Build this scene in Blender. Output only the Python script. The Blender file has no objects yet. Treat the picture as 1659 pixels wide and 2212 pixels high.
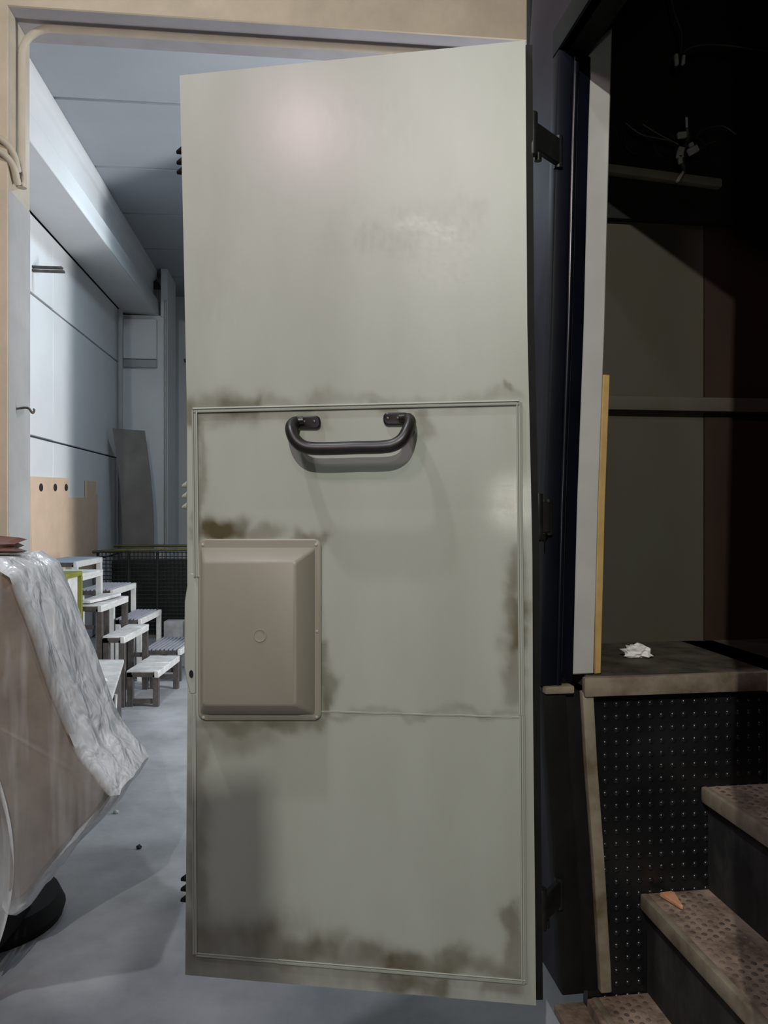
import bpy, bmesh, math, random
from mathutils import Vector, Matrix, noise
random.seed(7)
C = bpy.context.scene.collection
S = bpy.context.scene
# ------------------------------------------------------------------ camera
F, CX, HY, EYE = 1700.0, 829.5, 1088.0, 1.40      # focal length and horizon of the 1659x2212 frame, eye height
cd = bpy.data.cameras.new('camera'); cam = bpy.data.objects.new('camera', cd); C.objects.link(cam)
cam.location = (0, 0, EYE); cam.rotation_euler = (math.radians(90), 0, 0)
cd.sensor_fit = 'VERTICAL'; cd.sensor_height = 36.0; cd.lens = F / 2212 * 36.0
cd.shift_y = -(1106 - HY) / 2212; cd.clip_start = 0.02
S.camera = cam
# ------------------------------------------------------------------ world, lights, exposure
w = bpy.data.worlds.new('world'); S.world = w; w.use_nodes = True
w.node_tree.nodes['Background'].inputs[0].default_value = (0.80, 0.86, 1.0, 1)
w.node_tree.nodes['Background'].inputs[1].default_value = 0.011
S.view_settings.view_transform = 'Standard'
try: S.view_settings.look = 'None'
except Exception: pass
S.view_settings.gamma = 1.0; S.view_settings.use_curve_mapping = False
S.view_settings.exposure = 0.0
def lamp(name, loc, target, power, col, sx, sy):
    d = bpy.data.lights.new(name, 'AREA'); d.shape = 'RECTANGLE'; d.size = sx; d.size_y = sy
    d.energy = power; d.color = col
    o = bpy.data.objects.new(name, d); C.objects.link(o); o.location = loc
    o.rotation_euler = (Vector(target) - Vector(loc)).to_track_quat('-Z', 'Y').to_euler()
    return o
HA = math.radians(6.36)                            # the hall's axis against the camera's
hu = Vector((math.cos(HA), math.sin(HA), 0)); hv = Vector((-math.sin(HA), math.cos(HA), 0))
def H(u, v, z): return hu * u + hv * v + Vector((0, 0, z))
lamp('lamp_work', (-0.36, -1.5, 3.16), (0.1, 1.7, 1.3), 63, (1.0, 0.975, 0.90), 0.03, 0.03)
lamp('lamp_work_high', (-0.30, -1.65, 3.98), (0.1, 1.7, 1.3), 12, (1.0, 0.96, 0.92), 0.09, 0.09)
lamp('lamp_hall', (-1.04, -0.16, 3.10), (-0.3, 1.9, 1.4), 12, (1.0, 0.72, 0.84), 0.26, 0.26)
lamp('lamp_overhead', (-1.20, 1.02, 4.35), (-0.4, 2.2, 1.6), 38, (0.88, 0.95, 1.0), 0.12, 0.12)
lamp('lamp_hand', (-0.13, -0.81, 1.41), (0.25, 1.62, 1.4), 3.0, (1.0, 0.98, 0.86), 0.06, 0.16)
lamp('lamp_daylight_gate', H(2.45, 3.96, 2.0), H(0.5, 8.0, 2.3), 275, (0.96, 0.98, 1.0), 0.16, 2.9)
lamp('lamp_hall_far', H(-0.5, 6.6, 4.2), H(-0.9, 6.6, 0.0), 30, (0.70, 0.88, 1.0), 0.4, 0.5)

# ------------------------------------------------------------------ materials
def mat(name, col, rough=0.6, metal=0.0, var=0.12, scale=6.0, col2=None, spec=0.5, bump=0.0, bscale=60.0, coat=0.0, stretch=(1, 1, 1), thr=(0.35, 0.7), rvar=0.0):
    m = bpy.data.materials.new(name); m.use_nodes = True
    nt = m.node_tree; b = nt.nodes['Principled BSDF']
    b.inputs['Roughness'].default_value = rough; b.inputs['Metallic'].default_value = metal
    b.inputs['Specular IOR Level'].default_value = spec; b.inputs['Coat Weight'].default_value = coat
    tc = nt.nodes.new('ShaderNodeTexCoord'); mp = nt.nodes.new('ShaderNodeMapping'); mp.inputs['Scale'].default_value = stretch
    nt.links.new(tc.outputs['Object'], mp.inputs['Vector'])
    n = nt.nodes.new('ShaderNodeTexNoise'); n.inputs['Scale'].default_value = scale; n.inputs['Detail'].default_value = 6; n.inputs['Roughness'].default_value = 0.62
    nt.links.new(mp.outputs[0], n.inputs['Vector'])
    r = nt.nodes.new('ShaderNodeValToRGB'); r.color_ramp.elements[0].position = thr[0]; r.color_ramp.elements[1].position = thr[1]
    c2 = col2 or tuple(max(0, c * (1 - var * 1.6)) for c in col)
    c1 = col if col2 else tuple(min(1, c * (1 + var * 0.5)) for c in col)
    r.color_ramp.elements[0].color = (*c2, 1); r.color_ramp.elements[1].color = (*c1, 1)
    nt.links.new(n.outputs['Fac'], r.inputs['Fac']); nt.links.new(r.outputs[0], b.inputs['Base Color'])
    if rvar:
        mr = nt.nodes.new('ShaderNodeMapRange'); mr.inputs[3].default_value = rough - rvar; mr.inputs[4].default_value = rough + rvar
        nt.links.new(n.outputs['Fac'], mr.inputs[0]); nt.links.new(mr.outputs[0], b.inputs['Roughness'])
    if bump:
        n2 = nt.nodes.new('ShaderNodeTexNoise'); n2.inputs['Scale'].default_value = bscale; n2.inputs['Detail'].default_value = 4
        nt.links.new(mp.outputs[0], n2.inputs['Vector'])
        bp = nt.nodes.new('ShaderNodeBump'); bp.inputs['Strength'].default_value = bump; bp.inputs['Distance'].default_value = 0.01
        nt.links.new(n2.outputs['Fac'], bp.inputs['Height']); nt.links.new(bp.outputs[0], b.inputs['Normal'])
    m.diffuse_color = (*col, 1)
    return m
M = {}
M['floor'] = mat('floor_concrete', (0.375, 0.385, 0.405), 0.62, var=0.20, scale=2.6, bump=0.15, bscale=25)
M['plaster'] = mat('white_plaster', (0.45, 0.45, 0.445), 0.85, var=0.10, scale=3.0, bump=0.1, bscale=30)
M['panel'] = mat('white_wall_panel', (0.70, 0.71, 0.72), 0.85, var=0.05, scale=1.2)
M['ceil'] = mat('ceiling_panel', (0.35, 0.37, 0.40), 0.9, var=0.05, scale=1.0)
M['beam'] = mat('beam_paint', (0.64, 0.65, 0.66), 0.9, var=0.05, scale=1.0)
M['joint'] = mat('dark_joint', (0.10, 0.10, 0.11), 0.9, var=0.2)
M['beige'] = mat('beige_wall', (0.68, 0.56, 0.41), 0.85, var=0.10, scale=4.0, bump=0.12, bscale=40)
M['soffit'] = mat('soffit_paint', (0.42, 0.40, 0.42), 0.9, var=0.10, scale=3.0)
M['pipe'] = mat('beige_pipe', (0.52, 0.45, 0.35), 0.55, var=0.08, scale=8.0)
M['navy'] = mat('navy_paint', (0.004, 0.005, 0.010), 0.25, var=0.3, scale=4.0, spec=0.35)
M['navydull'] = mat('navy_paint_dull', (0.004, 0.005, 0.010), 0.5, var=0.3, scale=4.0, spec=0.15)
M['bodyside'] = mat('bus_side_paint', (0.030, 0.026, 0.040), 0.50, var=0.25, scale=3.0, spec=0.12)
M['rubber'] = mat('black_rubber', (0.008, 0.008, 0.007), 0.65, var=0.3, scale=12.0, spec=0.2)
M['hinge'] = mat('hinge_iron', (0.018, 0.020, 0.020), 0.45, 0.3, var=0.4, scale=30.0)
M['cream'] = mat('cream_jamb', (0.42, 0.435, 0.40), 0.5, var=0.06, scale=7.0)
M['yellow'] = mat('yellow_edge', (0.46, 0.31, 0.11), 0.6, var=0.14, scale=12.0)
M['alu'] = mat('dirty_trim', (0.26, 0.235, 0.17), 0.5, var=0.0, scale=9.0, col2=(0.10, 0.07, 0.035), thr=(0.30, 0.60))
M['alu2'] = mat('worn_nosing', (0.23, 0.195, 0.14), 0.55, var=0.0, scale=16.0, col2=(0.11, 0.085, 0.055), thr=(0.30, 0.62))
M['tread'] = mat('dusty_tread', (0.25, 0.18, 0.13), 0.85, var=0.0, scale=14.0, col2=(0.08, 0.055, 0.038), thr=(0.32, 0.60), bump=0.3, bscale=90)
M['treadstud'] = mat('dusty_stud', (0.15, 0.105, 0.075), 0.8, var=0.0, scale=18.0, col2=(0.05, 0.035, 0.030), thr=(0.35, 0.62))
M['riser'] = mat('scuffed_black_riser', (0.055, 0.052, 0.048), 0.7, var=0.0, scale=9.0, col2=(0.008, 0.008, 0.008), thr=(0.45, 0.80), stretch=(1, 1, 0.5))
M['mat'] = mat('black_stud_mat', (0.010, 0.011, 0.012), 0.30, var=0.3, scale=10.0)
M['stud'] = mat('black_stud', (0.014, 0.015, 0.016), 0.20, var=0.2, scale=20.0)
M['platform'] = mat('dirty_platform', (0.10, 0.085, 0.06), 0.75, var=0.0, scale=14.0, col2=(0.025, 0.022, 0.016), thr=(0.32, 0.68), bump=0.3, bscale=120)
M['bulk'] = mat('dark_bulkhead', (0.060, 0.062, 0.050), 0.7, col2=(0.062, 0.050, 0.028), scale=2.2, stretch=(1, 1, 0.5))  # brown mottling puts warm bounced light into the colour
M['bulkwood_shade'] = mat('brown_shaded_bulkhead', (0.036, 0.016, 0.006), 0.65, var=0.3, scale=3.0, stretch=(1, 1, 0.4))  # reddish-brown wood, with the near jamb's shadow put into its dark tone
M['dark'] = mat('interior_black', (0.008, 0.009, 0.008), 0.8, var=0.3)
M['strip'] = mat('grey_strip', (0.30, 0.27, 0.20), 0.6, var=0.12, scale=14.0)
M['white'] = mat('white_paper', (0.80, 0.79, 0.76), 0.8, var=0.05)
M['tape'] = mat('pale_tape', (0.45, 0.44, 0.40), 0.6, var=0.08)
M['wire'] = mat('dark_wire', (0.05, 0.055, 0.05), 0.5, var=0.2)
M['handle'] = mat('black_handle_plastic', (0.016, 0.014, 0.013), 0.38, var=0.25, scale=40.0)
M['screw'] = mat('worn_screw', (0.09, 0.085, 0.08), 0.4, 0.6, var=0.2)
M['steel'] = mat('pale_steel', (0.60, 0.60, 0.58), 0.5, 0.0, var=0.10, scale=20)
M['steeldark'] = mat('dark_steel', (0.085, 0.075, 0.07), 0.6, 0.1, var=0.25, scale=20)
M['grating'] = mat('grey_grating', (0.34, 0.35, 0.40), 0.6, 0.0, var=0.10, scale=20)
M['bluetop'] = mat('blue_grey_top', (0.26, 0.33, 0.42), 0.6, var=0.12, scale=8)
M['boardtop'] = mat('dusty_board', (0.60, 0.60, 0.60), 0.8, var=0.0, scale=9, col2=(0.40, 0.39, 0.38), thr=(0.3, 0.6))
M['peach'] = mat('peach_board', (0.70, 0.51, 0.37), 0.7, var=0.06, scale=6)
M['slot'] = mat('slot_dark', (0.02, 0.018, 0.015), 0.9)
M['greyboard'] = mat('grey_warped_board', (0.20, 0.18, 0.165), 0.8, var=0.12, scale=5)
M['yellowrail'] = mat('dull_yellow_rail', (0.13, 0.12, 0.045), 0.6, var=0.25, scale=10)
M['yellowgreen'] = mat('lime_plastic', (0.20, 0.21, 0.03), 0.5, var=0.15, scale=12)
M['cage'] = mat('cage_wire', (0.035, 0.038, 0.035), 0.6, 0.3, var=0.2)
M['brown'] = mat('brown_leather', (0.20, 0.105, 0.085), 0.45, var=0.25, scale=12)
M['card'] = mat('brown_upholstery', (0.25, 0.205, 0.145), 0.75, var=0.0, scale=3.5, col2=(0.12, 0.075, 0.052), thr=(0.35, 0.65))
M['cardboard'] = mat('cardboard', (0.33, 0.24, 0.15), 0.85, var=0.08, scale=6)
M['twig'] = mat('dry_twig', (0.42, 0.33, 0.17), 0.8, var=0.2)
M['chip'] = mat('orange_chip', (0.55, 0.27, 0.14), 0.7, var=0.12, scale=30)
M['stone'] = mat('pale_stone', (0.5, 0.5, 0.5), 0.8, var=0.2, scale=30)
M['darkstone'] = mat('dark_stone', (0.03, 0.03, 0.035), 0.8, var=0.2, scale=30)

# painted door metal: base paint, a dirt attribute for the brown stains, fine streaks
def door_mat(name='door_paint', k=1.0, tint=(1, 1, 1)):
    m = bpy.data.materials.new(name); m.use_nodes = True; nt = m.node_tree; b = nt.nodes['Principled BSDF']
    L = nt.links.new; N = nt.nodes.new
    tc = N('ShaderNodeTexCoord'); mp = N('ShaderNodeMapping'); mp.inputs['Scale'].default_value = (1, 1, 0.35); L(tc.outputs['Object'], mp.inputs['Vector'])
    n = N('ShaderNodeTexNoise'); n.inputs['Scale'].default_value = 5; n.inputs['Detail'].default_value = 7; L(mp.outputs[0], n.inputs['Vector'])
    r = N('ShaderNodeValToRGB'); r.color_ramp.elements[0].position = 0.3; r.color_ramp.elements[1].position = 0.72
    r.color_ramp.elements[0].color = (0.290 * k * tint[0], 0.306 * k * tint[1], 0.258 * k * tint[2], 1); r.color_ramp.elements[1].color = (0.352 * k * tint[0], 0.374 * k * tint[1], 0.326 * k * tint[2], 1); L(n.outputs['Fac'], r.inputs[0])
    a = N('ShaderNodeAttribute'); a.attribute_name = 'stain'
    sp = N('ShaderNodeSeparateColor'); L(a.outputs['Color'], sp.inputs[0])
    n3 = N('ShaderNodeTexNoise'); n3.inputs['Scale'].default_value = 22; n3.inputs['Detail'].default_value = 6; L(mp.outputs[0], n3.inputs['Vector'])
    mm = N('ShaderNodeMath'); mm.operation = 'MULTIPLY_ADD'; mm.inputs[1].default_value = 0.5; mm.inputs[2].default_value = 0.75; L(n3.outputs['Fac'], mm.inputs[0])
    m2 = N('ShaderNodeMath'); m2.operation = 'MULTIPLY'; m2.use_clamp = True; L(sp.outputs[0], m2.inputs[0]); L(mm.outputs[0], m2.inputs[1])
    mx = N('ShaderNodeMix'); mx.data_type = 'RGBA'; L(m2.outputs[0], mx.inputs['Factor']); L(r.outputs[0], mx.inputs['A']); mx.inputs['B'].default_value = (0.060, 0.046, 0.014, 1)
    # green channel: pale scrubbed areas, blue channel: grey smudges
    m3 = N('ShaderNodeMix'); m3.data_type = 'RGBA'; L(sp.outputs[1], m3.inputs['Factor']); L(mx.outputs['Result'], m3.inputs['A']); m3.inputs['B'].default_value = (0.50, 0.51, 0.46, 1)
    m4 = N('ShaderNodeMix'); m4.data_type = 'RGBA'; L(sp.outputs[2], m4.inputs['Factor']); L(m3.outputs['Result'], m4.inputs['A']); m4.inputs['B'].default_value = (0.17, 0.165, 0.15, 1)
    L(m4.outputs['Result'], b.inputs['Base Color'])
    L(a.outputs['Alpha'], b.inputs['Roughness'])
    n2 = N('ShaderNodeTexNoise'); n2.inputs['Scale'].default_value = 900; L(tc.outputs['Object'], n2.inputs['Vector'])
    bp = N('ShaderNodeBump'); bp.inputs['Strength'].default_value = 0.06; bp.inputs['Distance'].default_value = 0.002; L(n2.outputs['Fac'], bp.inputs['Height']); L(bp.outputs[0], b.inputs['Normal'])
    return m
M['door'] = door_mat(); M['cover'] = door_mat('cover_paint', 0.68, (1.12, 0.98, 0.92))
def plastic_mat():
    m = bpy.data.materials.new('clear_plastic_film'); m.use_nodes = True; nt = m.node_tree; b = nt.nodes['Principled BSDF']
    L = nt.links.new; N = nt.nodes.new
    tc = N('ShaderNodeTexCoord'); mp = N('ShaderNodeMapping'); mp.inputs['Rotation'].default_value = (0, math.radians(-28), 0); mp.inputs['Scale'].default_value = (14, 7, 1.5)
    L(tc.outputs['Object'], mp.inputs['Vector'])
    n = N('ShaderNodeTexNoise'); n.inputs['Scale'].default_value = 0.7; n.inputs['Detail'].default_value = 3; L(mp.outputs[0], n.inputs['Vector'])
    mr = N('ShaderNodeMapRange'); mr.inputs[1].default_value = 0.42; mr.inputs[2].default_value = 0.75; mr.inputs[3].default_value = -0.10; mr.inputs[4].default_value = 0.42
    L(n.outputs['Fac'], mr.inputs[0])
    lw = N('ShaderNodeLayerWeight'); lw.inputs['Blend'].default_value = 0.46
    ad = N('ShaderNodeMath'); ad.operation = 'MULTIPLY_ADD'; ad.use_clamp = True; ad.inputs[1].default_value = 1.8; L(lw.outputs['Facing'], ad.inputs[0]); L(mr.outputs[0], ad.inputs[2])
    L(ad.outputs[0], b.inputs['Alpha'])
    b.inputs['Base Color'].default_value = (0.95, 0.97, 0.99, 1); b.inputs['Roughness'].default_value = 0.22; b.inputs['Specular IOR Level'].default_value = 0.8
    bp = N('ShaderNodeBump'); n2 = N('ShaderNodeTexNoise'); n2.inputs['Scale'].default_value = 1.5; n2.inputs['Detail'].default_value = 3; n2.inputs['Distortion'].default_value = 0.35; L(mp.outputs[0], n2.inputs['Vector'])
    bp.inputs['Strength'].default_value = 0.8; bp.inputs['Distance'].default_value = 0.025; L(n2.outputs['Fac'], bp.inputs['Height']); L(bp.outputs[0], b.inputs['Normal'])
    return m
M['film'] = plastic_mat()

# ------------------------------------------------------------------ mesh helpers
class MB:
    def __init__(s): s.v = []; s.f = []
    def add(s, vs, fs):
        k = len(s.v); s.v += [Vector(p) for p in vs]; s.f += [tuple(i + k for i in f) for f in fs]; return s
    def hexa(s, p):       # p: 4 bottom, 4 top (same winding)
        return s.add(p, [(3, 2, 1, 0), (4, 5, 6, 7), (0, 1, 5, 4), (1, 2, 6, 5), (2, 3, 7, 6), (3, 0, 4, 7)])
    def fbox(s, fn, a0, a1, b0, b1, z0, z1):   # box in a frame function
        return s.hexa([fn(a0, b0, z0), fn(a1, b0, z0), fn(a1, b1, z0), fn(a0, b1, z0), fn(a0, b0, z1), fn(a1, b0, z1), fn(a1, b1, z1), fn(a0, b1, z1)])
    def prism(s, poly, d):   # poly: list of 3D points, extruded by vector d
        n = len(poly); d = Vector(d)
        return s.add([Vector(p) for p in poly] + [Vector(p) + d for p in poly],
                     [tuple(range(n))[::-1], tuple(range(n, 2 * n))] + [(i, (i + 1) % n, n + (i + 1) % n, n + i) for i in range(n)])
    def tube(s, path, r, seg=10, cap=True):
        path = [Vector(p) for p in path]; n = len(path); rs = r if isinstance(r, (list, tuple)) else [r] * n
        t = [(path[min(i + 1, n - 1)] - path[max(i - 1, 0)]).normalized() for i in range(n)]
        up = Vector((0, 0, 1)) if abs(t[0].z) < 0.9 else Vector((1, 0, 0))
        x = t[0].cross(up).normalized(); vs = []
        for i in range(n):
            x = (x - t[i] * x.dot(t[i])).normalized(); y = t[i].cross(x)
            vs += [path[i] + (x * math.cos(2 * math.pi * j / seg) + y * math.sin(2 * math.pi * j / seg)) * rs[i] for j in range(seg)]
        fs = [(i * seg + j, i * seg + (j + 1) % seg, (i + 1) * seg + (j + 1) % seg, (i + 1) * seg + j) for i in range(n - 1) for j in range(seg)]
        if cap: fs += [tuple(range(seg))[::-1], tuple((n - 1) * seg + j for j in range(seg))]
        return s.add(vs, fs)
    def sheet(s, g, thick):  # g: grid of (point, offset direction); closed solid of that thickness
        R, K = len(g), len(g[0]); vs = [p for row in g for p, d in row] + [p + d * thick for row in g for p, d in row]
        o = R * K; fs = []
        for i in range(R - 1):
            for j in range(K - 1):
                a = i * K + j
                fs += [(a, a + 1, a + K + 1, a + K), (o + a + K, o + a + K + 1, o + a + 1, o + a)]
        for i in range(R - 1):
            a = i * K; fs += [(a, a + K, o + a + K, o + a)]; a = i * K + K - 1; fs += [(a + K, a, o + a, o + a + K)]
        for j in range(K - 1):
            fs += [(j + 1, j, o + j, o + j + 1)]; a = (R - 1) * K + j; fs += [(a, a + 1, o + a + 1, o + a)]
        return s.add(vs, fs)
    def dome(s, c, n, r, h, seg=8, rings=2):
        n = Vector(n).normalized(); x = n.orthogonal().normalized(); y = n.cross(x); vs = []; fs = []
        for k in range(rings + 1):
            ph = math.pi / 2 * k / (rings + 0.6)
            vs += [Vector(c) + (x * math.cos(2 * math.pi * j / seg) + y * math.sin(2 * math.pi * j / seg)) * r * math.cos(ph) + n * h * math.sin(ph) for j in range(seg)]
        for k in range(rings):
            fs += [(k * seg + j, k * seg + (j + 1) % seg, (k + 1) * seg + (j + 1) % seg, (k + 1) * seg + j) for j in range(seg)]
        fs.append(tuple(rings * seg + j for j in range(seg)))
        return s.add(vs, fs)
    def build(s, name, m, parent=None, bevel=0.0, smooth=True, seg=2, fix=True):
        me = bpy.data.meshes.new(name); off = Vector((0, 0, 0)); p = parent
        while p is not None: off += Vector(p.location); p = p.parent
        me.from_pydata([tuple(q - off) for q in s.v], [], s.f); me.update()
        bm = bmesh.new(); bm.from_mesh(me)
        if fix: bmesh.ops.recalc_face_normals(bm, faces=bm.faces)
        if bevel:
            ed = [e for e in bm.edges if len(e.link_faces) == 2 and e.calc_face_angle(0) > 0.5]
            bmesh.ops.bevel(bm, geom=ed, offset=bevel, segments=seg, affect='EDGES', profile=0.6, clamp_overlap=True)
        bm.to_mesh(me); bm.free()
        if smooth:
            for q in me.polygons: q.use_smooth = True
            me.set_sharp_from_angle(angle=math.radians(38))
        me.materials.append(m)
        if m.name in ('door_paint', 'cover_paint'):
            ca_ = me.color_attributes.new('stain', 'FLOAT_COLOR', 'POINT'); ca_.data.foreach_set('color', [0.0, 0.0, 0.0, 0.45] * len(me.vertices))
        o = bpy.data.objects.new(name, me); C.objects.link(o); o.parent = parent
        return o
def tag(o, label=None, cat=None, group=None, kind=None):
    for k, v in (('label', label), ('category', cat), ('group', group), ('kind', kind)):
        if v: o[k] = v
    return o
def thing(name, label, cat, loc, group=None):
    o = bpy.data.objects.new(name, None); C.objects.link(o); o.location = loc; o.empty_display_size = 0.1
    return tag(o, label, cat, group)
def W(x, y, z): return Vector((x, y, z))
def at(px, py, Y): return Vector(((px - CX) / F * Y, Y, EYE + Y * (HY - py) / F))
def interp(t, tab):
    if t <= tab[0][0]: return tab[0][1]
    for (a, b), (c, d) in zip(tab, tab[1:]):
        if t <= c: return b + (d - b) * (t - a) / (c - a)
    return tab[-1][1]
def spline(pts, n=6):
    out = []; P = [Vector(p) for p in pts]; P = [2 * P[0] - P[1]] + P + [2 * P[-1] - P[-2]]
    for i in range(1, len(P) - 2):
        for k in range(n):
            t = k / n; a, b, c, d = P[i - 1], P[i], P[i + 1], P[i + 2]
            out.append(0.5 * ((2 * b) + (c - a) * t + (2 * a - 5 * b + 4 * c - d) * t * t + (3 * b - a - 3 * c + d) * t ** 3))
    out.append(P[-2]); return out

# ================================================================== SETTING
def struct(mb, name, m, parent=None, **k):
    o = mb.build(name, m, parent, **k)
    if parent is None: o['kind'] = 'structure'
    return o
struct(MB().fbox(H, -6.5, 5.5, -4, 12.5, -0.2, 0.0), 'floor', M['floor'], smooth=False)
# wall between the two halls, with the big gateway
WF, WB, JU, LZ = 3.50, 3.78, -1.221, 3.519
wall = struct(MB().fbox(H, -4.5, JU - 0.004, WF + 0.012, WB, 0, 4.9).fbox(H, JU - 0.004, 2.8, WF + 0.012, WB, LZ + 0.004, 4.9).fbox(H, 2.8, 4.5, WF + 0.012, WB, 0, 4.9), 'wall_middle', M['soffit'], smooth=False)
struct(MB().fbox(H, -4.5, JU, WF, WF + 0.012, 0, 4.9), 'front_plaster', M['beige'], wall, smooth=False)
struct(MB().fbox(H, JU, 2.8, WF, WF + 0.012, LZ, 4.9), 'lintel_plaster', M['beige'], wall, smooth=False)
jv = [WF + 0.012 + (WB - WF - 0.012) * i / 6 for i in range(7)]
struct(MB().fbox(H, JU - 0.004, JU + 0.004, WF + 0.012, WB, 0, 2.74), 'jamb_plaster', M['plaster'], wall, smooth=False)
struct(MB().fbox(H, JU - 0.004, JU + 0.001, WF + 0.012, WB, 2.74, LZ), 'jamb_upper_plaster', M['pipe'], wall, smooth=False)
# far hall
LU = -2.12
wl = struct(MB().fbox(H, LU - 0.25, LU - 0.035, WB, 11.4, 0, 4.6), 'wall_left', M['joint'], smooth=False)
for z0, z1 in ((0, 0.80), (0.80, 1.945), (1.945, 3.095), (3.095, 3.74)):
    for v0, v1 in ((WB, 7.18), (7.18, 11.3)):
        MB().fbox(H, LU - 0.035, LU, v0 + (0.003 if v0 > 4 else 0), v1 - 0.003, z0 + 0.009, z1 - 0.009).build('panel', M['panel'], wl, bevel=0.004, seg=1)
struct(MB().fbox(H, LU - 0.1, 0.95, 11.3, 11.5, 0, 4.6), 'wall_back', M['panel'], smooth=False)
struct(MB().fbox(H, 0.90, 1.15, 5.22, 11.3, 0, 4.6), 'wall_right', M['plaster'], smooth=False)
ce = struct(MB().fbox(H, LU - 0.2, 3.2, WB, 11.5, 4.40, 4.55), 'ceiling', M['joint'], smooth=False)
cv = [WB, 4.70, 5.85, 7.00, 8.10, 9.20, 10.30, 11.3]
for v0, v1 in zip(cv, cv[1:]):
    MB().fbox(H, -1.80, 3.1, v0 + 0.012, v1 - 0.012, 4.30, 4.398).build('panel', M['ceil'], ce, bevel=0.008, seg=1)
beam = MB().prism([H(LU + 0.0, WB, 3.745), H(-1.69, WB, 3.72), H(-1.69, WB, 3.90), H(-1.765, WB, 3.98), H(-1.765, WB, 4.16), H(-1.72, WB, 4.20), H(-1.72, WB, 4.30), H(LU, WB, 4.30)], hv * (10.05 - WB))
struct(beam, 'trim_1', M['beam'], bevel=0.006, seg=1)
pil = struct(MB().fbox(H, LU, -1.577, 9.95, 10.6, 0, 3.72).fbox(H, -1.66, -1.577, 9.94, 10.6, 3.70, 4.30), 'trim_2', M['panel'], bevel=0.006, seg=1)
MB().fbox(H, LU + 0.02, -1.70, 9.88, 9.95, 3.17, 3.66).build('capital_block', M['panel'], pil, bevel=0.008, seg=1)
MB().fbox(H, LU + 0.02, -1.70, 9.90, 9.95, 3.07, 3.165).build('capital_band', M['soffit'], pil, bevel=0.004, seg=1)
MB().tube([H(-1.60, 9.93, 0.0), H(-1.60, 9.93, 3.9)], 0.018).build('drain_pipe', M['plaster'], pil)
MB().fbox(H, -1.55, 0.85, 11.25, 11.3, 3.95, 4.0).build('ledge', M['joint'], bpy.data.objects['wall_back'])
MB().fbox(H, -1.55, -1.42, 11.15, 11.3, 3.38, 3.41).build('bracket', M['joint'], bpy.data.objects['wall_back'])
MB().tube([H(LU + 0.05, 9.6, 0), H(LU + 0.05, 9.6, 3.7)], 0.03).build('down_pipe', M['plaster'], wl)

# conduits on the gateway
pv, pu, pz, br = 3.62, JU + 0.020, LZ - 0.019, 0.13
arc = [H(pu + br - br * math.cos(a), pv, pz - br + br * math.sin(a)) for a in [math.pi / 2 * i / 10 for i in range(11)]]
cond = thing('conduit', 'long beige conduit bent round the upper corner of the gateway', 'pipe', H(pu, pv, 2.8))
MB().tube([H(pu, pv, 2.84)] + arc + [H(2.7, pv, pz)], 0.0165, 12).build('pipe_run', M['pipe'], cond)
MB().tube([H(pu, pv, 2.79), H(pu, pv, 2.86)], 0.021, 12).build('end_collar', M['pipe'], cond)
for k, dz in ((0, 0.0), (1, -0.055)):
    pts = spline([H(JU - 0.40, WF - 0.02, 2.98 + dz), H(JU - 0.10, WF - 0.02, 2.965 + dz), H(JU - 0.02, WF - 0.018, 2.94 + dz), H(JU + 0.016, WF + 0.02, 2.90 + dz), H(JU + 0.020, WF + 0.07, 2.84 + dz)], 6)
    o = MB().tube(pts, 0.015, 10).build('conduit', M['pipe'])
    tag(o, ['upper of two short beige pipes curving round the gateway corner', 'lower of two short beige pipes curving round the gateway corner'][k], 'pipe', 'short pipes at the gateway corner')
o = MB().tube(spline([H(JU + 0.002, 3.60, 1.815), H(JU + 0.05, 3.60, 1.82), H(JU + 0.065, 3.62, 1.80), H(JU + 0.06, 3.66, 1.815), H(JU + 0.045, 3.70, 1.825)]), 0.005, 8).build('wall_hook', M['steeldark'])
tag(o, 'small dark metal hook on the white gateway jamb', 'hook')
for k in range(2):
    o = MB().fbox(H, LU - 0.01, LU + 0.235 + 0.015 * k, 6.62, 6.66, 3.305 - 0.030 * k, 3.322 - 0.030 * k).build('metal_bar', M['steeldark'], bevel=0.002, seg=1)
    tag(o, ['upper thin dark bar sticking out of the white wall', 'lower thin dark bar sticking out of the white wall'][k], 'bar', 'thin bars on the left wall')

# ================================================================== BUS
BA = math.radians(8.03)
fd = Vector((-math.sin(BA), math.cos(BA), 0)); rd = Vector((math.cos(BA), math.sin(BA), 0)); P0 = Vector((0.385, 1.74, 0))
def B(a, b, z): return P0 + fd * a + rd * b + Vector((0, 0, z))
QT = [(0.20, 0.012), (0.374, 0.004), (0.62, -0.011), (0.825, -0.027), (0.985, -0.036), (1.0, -0.042), (1.39, -0.032), (1.797, -0.0164), (2.206, -0.006), (2.40, 0.0), (3.2, 0.05)]
def q(z): return interp(z, QT)
A1 = -0.86
bus = thing('bus', 'dark navy bus with its entrance door swung open and black steps inside', 'bus', B(0, 0, 0))
zs = [0.318, 0.374, 0.5, 0.62, 0.72, 0.825, 0.92, 0.985, 1.0, 1.2, 1.39, 1.6, 1.797, 2.0, 2.206, 2.40, 2.6, 2.8, 3.0, 3.1]
def skin(path, zz, th=0.022):
    g = []
    for (a, b, na, nb) in path: g.append([(B(a, b + q(z), z), fd * na + rd * nb) for z in zz])
    return MB().sheet(g, th)
R0, A0 = 0.35, 0.172
path = [(0.0, 0, 0, 1), (0.09, 0, 0, 1)] + [(A0 + R0 * math.sin(t), R0 - R0 * math.cos(t), -math.sin(t), math.cos(t)) for t in [math.pi / 2 * i / 14 for i in range(15)]] + [(A0 + R0, 1.2, -1, 0), (A0 + R0, 2.3, -1, 0)]
skin(path, zs).build('front_corner', M['bodyside'], bus)
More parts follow.
